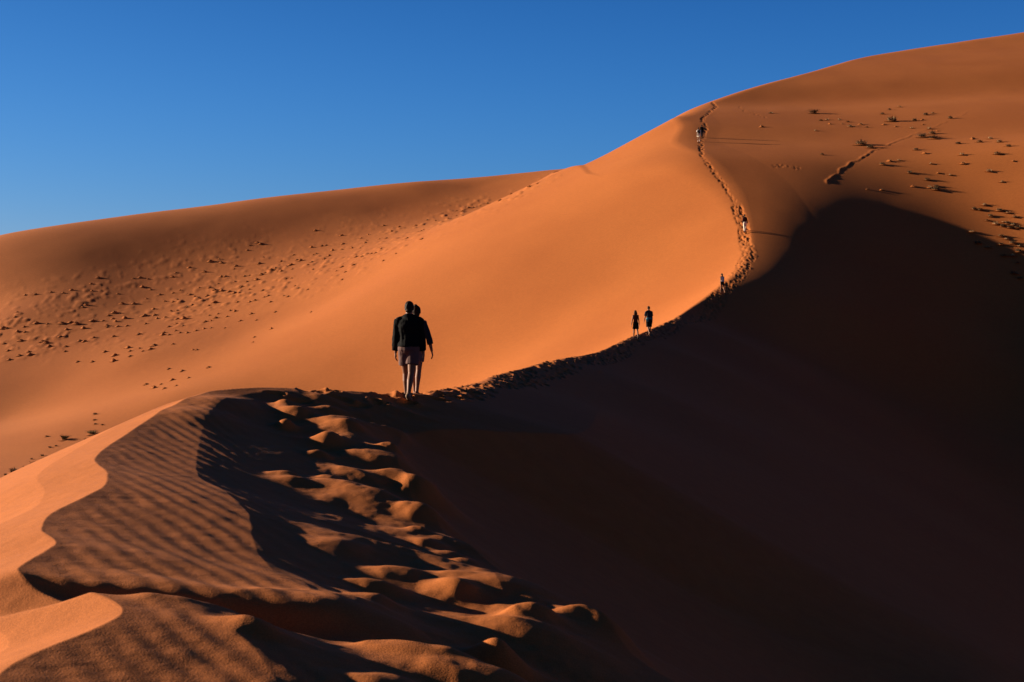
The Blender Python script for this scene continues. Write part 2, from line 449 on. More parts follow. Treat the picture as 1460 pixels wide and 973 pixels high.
def sand_material(name, c1, c2, grain=1.0):
    m, nt, b = nodes(name)
    N, K = nt.nodes.new, nt.links.new
    geo = N('ShaderNodeNewGeometry')
    n1 = N('ShaderNodeTexNoise'); n1.inputs['Scale'].default_value = .06; n1.inputs['Detail'].default_value = 5
    n2 = N('ShaderNodeTexNoise'); n2.inputs['Scale'].default_value = 130; n2.inputs['Detail'].default_value = 2
    n3 = N('ShaderNodeTexNoise'); n3.inputs['Scale'].default_value = 3.0; n3.inputs['Detail'].default_value = 6
    for n in (n1, n2, n3): K(geo.outputs['Position'], n.inputs['Vector'])
    r1 = N('ShaderNodeMapRange'); r1.inputs[1].default_value = .35; r1.inputs[2].default_value = .65
    K(n1.outputs['Fac'], r1.inputs[0])
    mx = N('ShaderNodeMix'); mx.data_type = 'RGBA'
    mx.inputs[6].default_value = (*c1, 1); mx.inputs[7].default_value = (*c2, 1)
    K(r1.outputs[0], mx.inputs[0])
    # individual grains: lighter and darker
    r2 = N('ShaderNodeMapRange'); r2.inputs[1].default_value = .3; r2.inputs[2].default_value = .7; r2.inputs[3].default_value = .74; r2.inputs[4].default_value = 1.26
    K(n2.outputs['Fac'], r2.inputs[0])
    r3 = N('ShaderNodeMapRange'); r3.inputs[1].default_value = .3; r3.inputs[2].default_value = .7; r3.inputs[3].default_value = .94; r3.inputs[4].default_value = 1.06
    K(n3.outputs['Fac'], r3.inputs[0])
    mu = N('ShaderNodeMath'); mu.operation = 'MULTIPLY'; K(r2.outputs[0], mu.inputs[0]); K(r3.outputs[0], mu.inputs[1])
    sc = N('ShaderNodeVectorMath'); sc.operation = 'SCALE'; K(mx.outputs[2], sc.inputs[0]); K(mu.outputs[0], sc.inputs['Scale'])
    K(sc.outputs[0], b.inputs['Base Color'])
    b.inputs['Roughness'].default_value = .9
    b.inputs['Specular IOR Level'].default_value = .12
    bp = N('ShaderNodeBump'); bp.inputs['Strength'].default_value = .6 * grain; bp.inputs['Distance'].default_value = .004
    n4 = N('ShaderNodeTexNoise'); n4.inputs['Scale'].default_value = 90; n4.inputs['Detail'].default_value = 3
    K(geo.outputs['Position'], n4.inputs['Vector']); K(n4.outputs['Fac'], bp.inputs['Height'])
    bp2 = N('ShaderNodeBump'); bp2.inputs['Strength'].default_value = .25 * grain; bp2.inputs['Distance'].default_value = .03
    n5 = N('ShaderNodeTexNoise'); n5.inputs['Scale'].default_value = 7; n5.inputs['Detail'].default_value = 5
    K(geo.outputs['Position'], n5.inputs['Vector']); K(n5.outputs['Fac'], bp2.inputs['Height'])
    K(bp.outputs[0], bp2.inputs['Normal']); K(bp2.outputs[0], b.inputs['Normal'])
    return m

M_SAND = sand_material('red_sand', (.41, .124, .028), (.37, .107, .0235))
ground = build_ground()
ground.data.materials.append(M_SAND)
ground['kind'] = 'structure'
ground['label'] = 'smooth orange desert sand dunes with a sharp curving crest'

# ================================================================== light, sky, camera
world = bpy.data.worlds.new('World'); scene.world = world; world.use_nodes = True
SKY_GAIN = .71
wn = world.node_tree; bg = wn.nodes['Background']
sky = wn.nodes.new('ShaderNodeTexSky'); sky.sky_type = 'NISHITA'; sky.sun_disc = False
sky.sun_elevation = SUN_EL
sky.sun_rotation = math.atan2(S[0], S[1])
sky.altitude = 900; sky.air_density = 1.0; sky.dust_density = .3; sky.ozone_density = 3.0
# desert sky: dry deep blue, bright towards the horizon, dimmed overhead to cut fill light
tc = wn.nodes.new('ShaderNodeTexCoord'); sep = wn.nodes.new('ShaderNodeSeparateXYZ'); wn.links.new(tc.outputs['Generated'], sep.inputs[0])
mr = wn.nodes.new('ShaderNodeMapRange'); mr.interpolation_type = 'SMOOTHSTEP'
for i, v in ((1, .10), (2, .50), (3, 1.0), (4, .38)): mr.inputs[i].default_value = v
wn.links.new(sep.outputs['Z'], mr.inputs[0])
dim = wn.nodes.new('ShaderNodeVectorMath'); dim.operation = 'SCALE'
spc = wn.nodes.new('ShaderNodeSeparateColor'); cmb = wn.nodes.new('ShaderNodeCombineColor')
wn.links.new(sky.outputs[0], spc.inputs[0])
for ch, k, gam in (('Red', .60, 1.64), ('Green', 1.16, 1.03), ('Blue', 1.72, .74)):
    gain = {'Red': .486, 'Green': .653, 'Blue': 1.44}[ch] * k ** gam
    pw_ = wn.nodes.new('ShaderNodeMath'); pw_.operation = 'POWER'; pw_.inputs[1].default_value = gam
    ml = wn.nodes.new('ShaderNodeMath'); ml.operation = 'MULTIPLY'; ml.inputs[1].default_value = gain * SKY_GAIN
    wn.links.new(spc.outputs[ch], pw_.inputs[0]); wn.links.new(pw_.outputs[0], ml.inputs[0]); wn.links.new(ml.outputs[0], cmb.inputs[ch])
mb = wn.nodes.new('ShaderNodeMapRange'); mb.interpolation_type = 'SMOOTHSTEP'  # unseen sky behind the camera dimmed to weaken fill on shaded sides
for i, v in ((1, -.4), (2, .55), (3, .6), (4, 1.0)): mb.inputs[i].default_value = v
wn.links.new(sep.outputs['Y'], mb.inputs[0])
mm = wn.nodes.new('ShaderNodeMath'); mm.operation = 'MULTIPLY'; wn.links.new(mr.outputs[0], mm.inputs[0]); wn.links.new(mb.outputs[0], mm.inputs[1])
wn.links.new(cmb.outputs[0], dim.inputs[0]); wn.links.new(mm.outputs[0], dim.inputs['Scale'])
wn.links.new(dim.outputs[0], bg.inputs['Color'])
bg.inputs['Strength'].default_value = .05
sl = bpy.data.lights.new('sun', 'SUN'); sl.energy = 5.0; sl.angle = R(.5); sl.color = (1.0, .83, .64)
so = bpy.data.objects.new('sun', sl); col.objects.link(so)
so.rotation_euler = Vector(S).to_track_quat('Z', 'Y').to_euler()
so.location = (-60, 20, 60)
cam = bpy.data.cameras.new('camera'); co_ = bpy.data.objects.new('camera', cam); col.objects.link(co_)
cam.sensor_width = 36; cam.lens = F / 1460 * 36; cam.clip_end = 9000; cam.clip_start = .05
co_.rotation_euler = (math.pi / 2 - PITCH, 0, 0)
cam.dof.use_dof = True; cam.dof.focus_distance = 26; cam.dof.aperture_fstop = 5.6
scene.camera = co_
vs = scene.view_settings
vs.view_transform = 'Standard'; vs.look = 'None'; vs.exposure = 1.25; vs.gamma = 1.0; vs.use_curve_mapping = False

# ================================================================== helpers for things
def plain(name, color, rough=.8, var=.15, scale=40.0):
    m, nt, b = nodes(name)
    n = nt.nodes.new('ShaderNodeTexNoise'); n.inputs['Scale'].default_value = scale; n.inputs['Detail'].default_value = 4
    tcn = nt.nodes.new('ShaderNodeTexCoord'); nt.links.new(tcn.outputs['Object'], n.inputs['Vector'])
    mr_ = nt.nodes.new('ShaderNodeMapRange'); mr_.inputs[1].default_value = .3; mr_.inputs[2].default_value = .7
    mr_.inputs[3].default_value = 1 - var; mr_.inputs[4].default_value = 1 + var
    nt.links.new(n.outputs['Fac'], mr_.inputs[0])
    sc = nt.nodes.new('ShaderNodeVectorMath'); sc.operation = 'SCALE'; sc.inputs[0].default_value = color
    nt.links.new(mr_.outputs[0], sc.inputs['Scale']); nt.links.new(sc.outputs[0], b.inputs['Base Color'])
    b.inputs['Roughness'].default_value = rough; b.inputs['Specular IOR Level'].default_value = .25 if sum(color) > .2 else .06
    return m

M_SKIN = plain('skin', (.19, .08, .04), .55, .06, 30)
M_HAIR = plain('dark_hair', (.018, .011, .008), .55, .4, 120)
M_BROWN_HAIR = plain('brown_hair', (.05, .025, .012), .55, .4, 120)
M_BLACK = plain('black_cloth', (.006, .006, .006), .85, .3, 60)
M_NAVY = plain('navy_cloth', (.016, .020, .030), .85, .25, 60)
M_PINK = plain('faded_pink_cloth', (.105, .055, .047), .9, .12, 50)
M_MAUVE = plain('pale_mauve_cloth', (.12, .08, .085), .9, .12, 50)
M_WHITE = plain('white_cloth', (.72, .68, .62), .9, .06, 50)
M_TEAL = plain('teal_cloth', (.04, .17, .22), .9, .12, 50)
M_CREAM = plain('cream_cloth', (.66, .58, .46), .9, .08, 50)
M_MAROON = plain('dark_red_cloth', (.05, .016, .013), .9, .2, 50)
M_SHOE = plain('tan_shoe', (.20, .12, .07), .8, .15, 60)
M_DARKSHOE = plain('dark_shoe', (.03, .025, .022), .8, .2, 60)

def tube(bm, pts, rad, ref=(1, 0, 0), flat=False, seg=14):
    """closed skin round a chain of points; rad = radius or (along ref, across ref) per point; round ends unless flat"""
    pts = [Vector(p) for p in pts]
    rad = [(r, r) if not isinstance(r, (tuple, list)) else tuple(r) for r in rad]
    n = len(pts); rings = []
    def frame(t):
        l = Vector(ref); l = l - t * l.dot(t)
        if l.length < .2:
            l = Vector((0, 1, 0)); l = l - t * l.dot(t)
        l.normalize(); return l, t.cross(l).normalized()
    tans = []
    for i in range(n):
        t = pts[min(i + 1, n - 1)] - pts[max(i - 1, 0)]
        tans.append(t.normalized())
    spec = []
    if flat in (False, 'end'):
        r0 = min(rad[0])
        for a in (80, 55, 28):
            spec.append((pts[0] - tans[0] * r0 * math.sin(R(a)), tans[0], tuple(q * math.cos(R(a)) for q in rad[0])))
    for i in range(n): spec.append((pts[i], tans[i], rad[i]))
    if flat is False:
        r1 = min(rad[-1])
        for a in (28, 55, 80):
            spec.append((pts[-1] + tans[-1] * r1 * math.sin(R(a)), tans[-1], tuple(q * math.cos(R(a)) for q in rad[-1])))
    for c, t, r in spec:
        l, m = frame(t)
        rings.append([bm.verts.new(c + l * r[0] * math.cos(2 * math.pi * k / seg) + m * r[1] * math.sin(2 * math.pi * k / seg)) for k in range(seg)])
    for a, b in zip(rings, rings[1:]):
        for k in range(seg):
            bm.faces.new((a[k], a[(k + 1) % seg], b[(k + 1) % seg], b[k]))
    bm.faces.new(rings[0][::-1]); bm.faces.new(rings[-1])

def fused(name, bm, mat, parent, voxel=.0065, smooth=4, folds=0.0, seed=0, fold_scale=9.0):
    """fuse overlapping closed skins into one continuous smooth surface"""
    bmesh.ops.recalc_face_normals(bm, faces=bm.faces)
    me = bpy.data.meshes.new(name + '_rough'); bm.to_mesh(me); bm.free()
    o = bpy.data.objects.new(name, me); col.objects.link(o)
    md = o.modifiers.new('r', 'REMESH'); md.mode = 'VOXEL'; md.voxel_size = voxel; md.use_smooth_shade = True
    sm = o.modifiers.new('s', 'SMOOTH'); sm.factor = .5; sm.iterations = smooth
    dg = bpy.context.evaluated_depsgraph_get()
    new = bpy.data.meshes.new_from_object(o.evaluated_get(dg))
    o.modifiers.clear(); o.data = new; new.name = name; bpy.data.meshes.remove(me)
    if folds:
        off = Vector((seed * 3.1, seed * 1.7, 0))
        nn = [v.normal.copy() for v in new.vertices]
        for v, n_ in zip(new.vertices, nn):
            p = v.co * fold_scale
            v.co += n_ * folds * (mnoise.noise(Vector((p.x * 1.3, p.y * 1.3, p.z * .8)) + off) + .5 * mnoise.noise(p * 2.3 + off))
    new.materials.clear(); new.materials.append(mat)
    for p in new.polygons: p.use_smooth = True
    o.parent = parent
    return o

def person(name, loc, H, heading, label, pose, wear):
    root = bpy.data.objects.new(name, None); col.objects.link(root)
    root['label'] = label; root['category'] = 'person'
    k = H / 1.75
    sw = wear.get('slim', 1.0)
    # ---- joints
    hipz = .915
    legs = {}
    for s_, (flex, bend, yaw) in ((-1, pose['left']), (1, pose['right'])):
        hip = Vector((s_ * .080, 0, hipz))
        a, b = R(flex), R(flex - bend)
        kn = hip + Vector((s_ * R(yaw) * .42, math.sin(a) * .43, -math.cos(a) * .43))
        an = kn + Vector((s_ * R(yaw) * .3, math.sin(b) * .42, -math.cos(b) * .42))
        foot_tilt = R(pose.get('toe_' + ('left' if s_ < 0 else 'right'), 0))
        legs[s_] = (hip, kn, an, foot_tilt)
    low = min(l[2].z for l in legs.values()) - .072
    lean = R(pose.get('lean', 4)); nod = R(pose.get('nod', 10))
    def tor(p):                      # torso leans forward about the hips
        q = Vector(p) - Vector((0, 0, hipz)); c, s = math.cos(lean), math.sin(lean)
        return Vector((q.x, q.y * c + q.z * s, -q.y * s + q.z * c)) + Vector((0, 0, hipz))
    def hd(p):                       # head nods about the neck
        piv = Vector((0, -.01, 1.5)); q = Vector(p) - piv; c, s = math.cos(nod), math.sin(nod)
        return tor(Vector((q.x, q.y * c + q.z * s, -q.y * s + q.z * c)) + piv)
    SH = .178 * sw
    arms = {}
    for s_, (swing, out, bend) in ((-1, pose['arm_left']), (1, pose['arm_right'])):
        sh = tor((s_ * (SH - .012), -.01, 1.405))
        a, o_ = R(swing), R(out)
        el = sh + Vector((s_ * math.sin(o_), math.sin(a), -math.cos(a) * math.cos(o_))).normalized() * .30
        a2 = R(swing + bend); o2 = R(out * .6)
        dr = Vector((s_ * math.sin(o2), math.sin(a2), -math.cos(a2) * math.cos(o2))).normalized()
        wr = el + dr * .255
        arms[s_] = (sh, el, wr, dr)
    T = [(.90, (.150, .115)), (.98, (.158, .118)), (1.08, (.135, .100)), (1.18, (.135, .102)), (1.30, (.160, .112)), (1.40, (.165, .100)), (1.455, (.105, .075))]
    def torso_pts(z0, z1, grow, hips=1.0):
        zs = [(z, r) for z, r in T if z0 <= z <= z1]
        return [tor((0, 0, z)) for z, r in zs], [((r[0] * sw + grow), r[1] * sw + grow) for z, r in zs]
    # ---- body: one continuous surface
    bm = bmesh.new()
    p_, r_ = torso_pts(.9, 1.46, 0); tube(bm, p_, r_)
    for s_ in (-1, 1): tube(bm, [tor((s_ * .03, -.015, 1.485)), tor((s_ * .10, -.012, 1.44)), tor((s_ * SH, -.01, 1.425))], [.045, .048, .048])
    tube(bm, [tor((0, -.012, 1.43)), tor((0, -.006, 1.50)), hd((0, .004, 1.57))], [.062 * sw, .054 * sw, .054 * sw])
    tube(bm, [hd((0, .045, 1.548)), hd((0, .03, 1.575)), hd((0, .012, 1.615)), hd((0, -.002, 1.65)), hd((0, -.006, 1.672))],
         [(.040, .042), (.056, .066), (.068, .086), (.074, .094), (.072, .092)])
    tube(bm, [hd((0, .092, 1.648)), hd((0, .110, 1.612)), hd((0, .104, 1.603))], [.009, .014, .012])           # nose
    tube(bm, [hd((-.022, .088, 1.572)), hd((0, .097, 1.573)), hd((.022, .088, 1.572))], [.006, .009, .006], ref=(0, 0, 1))   # mouth
    for s_ in (-1, 1):
        tube(bm, [hd((s_ * .045, .080, 1.655)), hd((s_ * .015, .092, 1.655))], [.009, .009], ref=(0, 0, 1))       # brow
        tube(bm, [hd((s_ * .031, .083, 1.636)), hd((s_ * .032, .084, 1.636))], [.011, .011], ref=(0, 0, 1))       # eye
        tube(bm, [hd((s_ * .076, -.006, 1.648)), hd((s_ * .078, -.008, 1.61))], [(.008, .020), (.007, .013)])     # ear
        hip, kn, an, ft = legs[s_]
        mid = hip.lerp(kn, .5); calf = kn.lerp(an, .32) + Vector((0, -.014, 0)); low_ = kn.lerp(an, .75)
        tube(bm, [hip, mid, kn, calf, low_, an], [.088 * sw, .076 * sw, .053, .056, .039, .036])
        c, s = math.cos(ft), math.sin(ft)
        fp = lambda y, z: an + Vector((s_ * y * .12, y * c + z * s, -y * s + z * c))
        tube(bm, [fp(-.045, -.035), fp(.02, -.032), fp(.10, -.046), fp(.165, -.055)], [(.033, .034), (.037, .038), (.044, .026), (.036, .016)])
        sh, el, wr, dr = arms[s_]
        tube(bm, [sh, sh.lerp(el, .45), el, el.lerp(wr, .35), wr], [.054 * sw, .046 * sw, .038, .039, .026])
        # hand: palm, four unequal curled fingers, thumb
        wid = Vector((0, 1, 0)); wid = (wid - dr * wid.dot(dr)).normalized(); inn = Vector((-s_, 0, 0)); inn = (inn - dr * inn.dot(dr) - wid * inn.dot(wid)).normalized()
        palm = wr + dr * .092
        tube(bm, [wr, wr + dr * .05, palm], [(.025, .018), (.040, .015), (.039, .013)], ref=wid)
        for q, ln in ((-.031, .055), (-.0105, .068), (.0105, .074), (.031, .066)):
            b0 = palm - dr * .012 + wid * q
            b1 = b0 + dr * ln * .62 + inn * .012 + wid * q * .10
            b2 = b1 + dr * ln * .48 + inn * .026 + wid * q * .05
            tube(bm, [b0, b1, b2], [.0085, .0080, .0070], seg=8)
        t0 = wr + dr * .03 + wid * .030
        tube(bm, [t0, t0 + dr * .035 + wid * .024 + inn * .006, t0 + dr * .065 + wid * .030 + inn * .014], [.013, .0105, .0085], seg=8)
    body = fused('body', bm, M_SKIN, root, .0065, 3)
    # ---- clothing
    def sleeve(bm, s_, upto, grow):
        sh, el, wr, dr = arms[s_]
        tube(bm, [tor((s_ * .03, -.015, 1.47)), tor((s_ * .09, -.012, 1.44)), sh + Vector((0, 0, .004))], [.050 + grow * .5, .050 + grow * .6, .046 + grow * .7])
        if upto <= 1: tube(bm, [tor((s_ * (SH - .07), -.01, 1.43)), sh, sh.lerp(el, upto)], [.056 * sw + grow * .4, .053 * sw + grow * .8, .052 * sw + grow * 1.35], flat='end')
        else: tube(bm, [tor((s_ * (SH - .07), -.01, 1.41)), sh, sh.lerp(el, .5), el, el.lerp(wr, .5), el.lerp(wr, upto - 1)], [.056 * sw + grow * .3, .050 * sw + grow * .75, .048 + grow * .9, .044 + grow, .041 + grow, .032 + grow], flat='end')
    if 'top' in wear:
        nm_, mat, sleeve_to, grow, hem = wear['top']
        bm = bmesh.new()
        p_, r_ = torso_pts(1.07, 1.46, grow)
        zs = [hem] + [z for z, r in T if z >= 1.07]
        p_ = [tor((0, 0, hem))] + p_; r_ = [((.152 * sw + grow * 1.25), .118 * sw + grow * 1.25)] + r_
        tube(bm, p_, r_, flat=True)
        if sleeve_to:
            for s_ in (-1, 1): sleeve(bm, s_, sleeve_to, grow)
        else:
            for s_ in (-1, 1): tube(bm, [tor((s_ * .075, -.01, 1.36)), tor((s_ * .085, -.01, 1.445))], [(.035, .09), (.030, .06)])
        if wear.get('collar'):
            tube(bm, [tor((0, -.02, 1.43)), tor((0, -.018, 1.485)), tor((0, -.012, 1.525))], [(.105, .085), (.080, .078), (.070, .072)], flat=True)
            tube(bm, [tor((-.07, -.075, 1.47)), tor((0, -.115, 1.445)), tor((.07, -.075, 1.47))], [.030, .042, .030])
        fused(nm_, bm, mat, root, .011, 2, .011 if grow > .02 else .006, len(name) + int(loc[0] * 10) % 7)
    if 'bottom' in wear:
        nm_, mat, to, grow = wear['bottom']
        bm = bmesh.new()
        tube(bm, [tor((0, 0, 1.045)), tor((0, 0, .98)), Vector((0, -.005, .90)), Vector((0, 0, .84))], [(.140 * sw + grow, .105 * sw + grow), (.160 * sw + grow, .120 * sw + grow), (.158 * sw + grow, .122 * sw + grow), (.13 * sw, .10 * sw)], flat=True)
        for s_ in (-1, 1):
            hip, kn, an, ft = legs[s_]
            top_ = hip + Vector((-s_ * .006, 0, .03))
            if to <= 1: tube(bm, [top_, hip.lerp(kn, to * .5), hip.lerp(kn, to)], [.096 * sw + grow * .6, .088 * sw + grow, .082 * sw + grow * 1.5], flat=True)
            else: tube(bm, [top_, hip.lerp(kn, .5), kn, kn.lerp(an, .5), kn.lerp(an, to - 1)], [.096 * sw + grow * .6, .082 * sw + grow, .062 + grow, .060 + grow, .058 + grow], flat=True)
        fused(nm_, bm, mat, root, .010, 2, .007, 3 + len(name))
    if 'belt' in wear:
        nm_, mat = wear['belt']
        bm = bmesh.new()
        tube(bm, [tor((0, 0, .985)), tor((0, 0, 1.03)), tor((0, 0, 1.075))], [(.188 * sw, .150 * sw), (.190 * sw, .150 * sw), (.170 * sw, .132 * sw)], flat=True)
        tube(bm, [tor((-.10, -.13, 1.05)), tor((-.12, -.16, .93)), tor((-.12, -.15, .85))], [(.05, .02), (.07, .022), (.06, .02)])
        fused(nm_, bm, mat, root, .011, 2, .008, 5)
    kind, mat = wear['hair']
    bm = bmesh.new()
    tube(bm, [hd((0, -.055, 1.575)), hd((0, -.040, 1.62)), hd((0, -.026, 1.655)), hd((0, -.018, 1.685))], [(.060, .042), (.080, .070), (.085, .090), (.080, .094)])
    if kind == 'bun': tube(bm, [hd((0, -.10, 1.70)), hd((0, -.135, 1.73))], [.036, .040])
    if kind == 'ponytail': tube(bm, [hd((0, -.10, 1.69)), hd((0, -.15, 1.66)), hd((0, -.155, 1.56)), hd((0, -.13, 1.45))], [.022, .030, .030, .012])
    if kind == 'bob': tube(bm, [hd((0, -.020, 1.69)), hd((0, -.035, 1.62)), hd((0, -.045, 1.55)), hd((0, -.05, 1.50))], [(.085, .085), (.100, .080), (.112, .072), (.105, .05)])
    fused('hair', bm, mat, root, .0075, 2, .004, 9, 34)
    if 'cap' in wear:
        bm = bmesh.new()
        tube(bm, [hd((0, -.012, 1.685)), hd((0, -.010, 1.725)), hd((0, -.008, 1.752))], [(.088, .104), (.080, .094), (.045, .055)])
        tube(bm, [hd((0, .06, 1.69)), hd((0, .17, 1.68))], [(.07, .008), (.055, .006)])
        fused('sun_cap', bm, wear['cap'], root, .008, 2)
    if 'shoe' in wear:
        for s_ in (-1, 1):
            hip, kn, an, ft = legs[s_]
            c, s = math.cos(ft), math.sin(ft)
            fp = lambda y, z: an + Vector((s_ * y * .12, y * c + z * s, -y * s + z * c))
            bm = bmesh.new()
            tube(bm, [fp(-.055, -.036), fp(.02, -.032), fp(.10, -.046), fp(.180, -.054)], [(.041, .042), (.044, .046), (.052, .034), (.043, .024)])
            tube(bm, [kn.lerp(an, .90), an + Vector((0, 0, -.03))], [(.045, .045), (.043, .045)], flat=True)
            fused('shoe', bm, wear['shoe'], root, .008, 2)
    # feet a little into the soft sand
    root.scale = (k, k, k); root.rotation_euler = (0, 0, heading)
    root.location = (loc[0], loc[1], loc[2] - low * k - .012)
    return root, tor

def stand(px, py):
    p = hit(px, py)
    return (p[0], p[1], ground_z(p[0], p[1])), p[1]

def on_crest(px, side=.35):
    """a footing on the trodden crest line where it crosses a photo column"""
    pts = np.array(CREST); pp = 730 + F * pts[:, 0] / (pts[:, 1] * CP - pts[:, 2] * SP)
    y = float(np.interp(px, pp, pts[:, 1])); x = float(np.interp(px, pp, pts[:, 0]))
    x += side
    return (x, y, ground_z(x, y)), y

def backpack(loc, rot, size, label, mat):
    """a rucksack: rounded main bag with a lid, a front pocket and two shoulder straps"""
    root = bpy.data.objects.new('backpack', None); col.objects.link(root)
    root['label'] = label; root['category'] = 'backpack'
    bm = bmesh.new(); tube(bm, [(0, 0, .02), (0, 0, .12), (0, 0, .3), (0, .01, .42)], [(.12, .07), (.15, .10), (.145, .095), (.11, .07)]); fused('bag', bm, mat, root, .012, 3, .006)
    bm = bmesh.new(); tube(bm, [(0, -.085, .08), (0, -.09, .2)], [(.10, .035), (.10, .03)]); fused('pocket', bm, mat, root, .012, 2)
    bm = bmesh.new(); tube(bm, [(0, -.01, .41), (0, -.01, .46)], [(.12, .085), (.09, .06)]); fused('lid', bm, mat, root, .012, 2)
    for s_ in (-1, 1):
        bm = bmesh.new(); tube(bm, [(s_ * .09, .07, .43), (s_ * .12, .16, .50), (s_ * .13, .27, .42), (s_ * .14, .25, .22), (s_ * .13, .08, .08)], [(.022, .012)] * 5); fused('strap', bm, mat, root, .010, 2)
    root.location = loc; root.rotation_euler = (0, 0, rot); root.scale = (size,) * 3
    return root

WALK_A = dict(left=(14, 6, 1), right=(-12, 14, 1), toe_right=22, arm_left=(-14, 7, 12), arm_right=(12, 7, 14), lean=6, nod=12)
WALK_B = dict(left=(-12, 16, 1), right=(14, 6, 1), toe_left=24, arm_left=(12, 8, 14), arm_right=(-14, 8, 12), lean=6, nod=10)

(loc, d) = stand(583, 567)
print('man', d)
person('person', loc, 143 / F * d, R(-3), 'man in black hooded jacket and pale pink shorts, nearest walker on the crest',
       dict(left=(10, 6, -2), right=(-12, 18, -4), toe_right=26, arm_left=(3, 7, 8), arm_right=(1, 6, 10), lean=3, nod=18),
       dict(top=('jacket', M_BLACK, 1.86, .030, .955), collar=True, bottom=('shorts', M_PINK, .64, .016), hair=('short', M_HAIR), shoe=M_SHOE, slim=1.12))
p = hit(583, 567); r = ray(593.5, 560); y2 = p[1] + 1.0
loc = (r[0] * y2, y2, ground_z(r[0] * y2, y2))
person('person', loc, 1.63, R(-6), 'woman in dark long top and mauve shorts, half hidden behind the nearest man',
       dict(left=(9, 10, -3), right=(-7, 10, -3), toe_right=12, arm_left=(-6, 6, 10), arm_right=(0, 19, 4), lean=3, nod=8),
       dict(top=('long_sleeved_top', M_NAVY, 1.45, .020, 1.0), bottom=('shorts', M_MAUVE, .60, .014), hair=('bun', M_HAIR), slim=.93))
(loc, d) = on_crest(896); print('w', d)
person('person', loc, min(max(40 / F * d, 1.58), 1.7), R(8), 'bare-armed woman with bobbed hair and dark shorts, beside a taller man on the crest',
       dict(WALK_A, arm_left=(-10, 15, 16), arm_right=(10, 13, 8)), dict(top=('vest_top', M_MAROON, 0, .012, 1.0), bottom=('shorts', M_BLACK, .72, .018), hair=('bob', M_BROWN_HAIR), shoe=M_DARKSHOE, slim=.90))
(loc, d) = on_crest(914); print('m2', d)
person('person', loc, min(max(43 / F * d, 1.72), 1.86), R(10), 'tall man in dark t-shirt and shorts with a teal sweater tied round his waist',
       dict(WALK_B, toe_left=35, left=(-18, 26, 1), arm_right=(2, 6, 5)), dict(top=('t_shirt', M_NAVY, .75, .018, .99), bottom=('shorts', M_BLACK, .85, .022), belt=('tied_sweater', M_TEAL), hair=('short', M_BROWN_HAIR), slim=1.0))
(loc, d) = on_crest(1024); print('w3', d)
person('person', loc, min(max(28 / F * d, 1.6), 1.78), R(20), 'woman in a white sleeveless top and dark shorts climbing the bend of the crest alone',
       dict(WALK_A, arm_right=(14, 12, 12)), dict(top=('vest_top', M_WHITE, 0, .014, 1.0), bottom=('shorts', M_BLACK, .45, .014), hair=('ponytail', M_HAIR), slim=.92))
(loc, d) = stand(1062, 331); print('p4', d)
person('person', loc, min(max(28 / F * d, 1.7), 1.9), R(4), 'walker in dark red top and long cream trousers on the steep trail above the bend',
       dict(WALK_B, arm_left=(-4, 8, 10), arm_right=(6, 14, 6)), dict(top=('long_sleeved_top', M_MAROON, 1.8, .016, 1.0), bottom=('trousers', M_CREAM, 1.92, .018), hair=('short', M_HAIR), shoe=M_DARKSHOE, slim=.96))
(loc, d) = stand(996, 202); print('p5', d)
Hh = min(max(21 / F * d, 1.72), 1.88)
rt, tf = person('person', loc, Hh, R(-4), 'white-shirted walker with bare legs and a black backpack, near the top of the trail',
       dict(WALK_A), dict(top=('t_shirt', M_WHITE, .8, .02, .98), bottom=('shorts', M_CREAM, .8, .02), hair=('short', M_HAIR), shoe=M_WHITE, slim=1.0))
bpos = rt.location + Vector((0, -.19, .98 * Hh / 1.75 + .02))
backpack(bpos, R(-4), 1.0, 'black backpack worn by the white-shirted walker near the trail top', M_BLACK)
p = hit(998, 199); r = ray(1000.5, 197); y2 = p[1] + 1.6
loc = (r[0] * y2, y2, ground_z(r[0] * y2, y2))
person('person', loc, 1.72, R(6), 'dark-clad walker just beyond the white-shirted walker, near the top of the trail',
       dict(WALK_B), dict(top=('jacket', M_BLACK, 1.85, .024, .98), bottom=('trousers', M_NAVY, 1.92, .018), hair=('short', M_HAIR), shoe=M_DARKSHOE, slim=.98))

# ================================================================== hummocks, tufts and bushes
M_STRAW = plain('dry_straw', (.24, .16, .075), .85, .3, 8)
M_DRY = plain('dark_dry_grass', (.085, .055, .028), .85, .35, 8)
M_PALE = plain('pale_straw', (.40, .30, .17), .85, .2, 8)
M_GREEN = plain('dusty_green_leaf', (.075, .085, .030), .8, .35, 6)
M_TWIG = plain('brown_twig', (.07, .045, .03), .85, .3, 10)

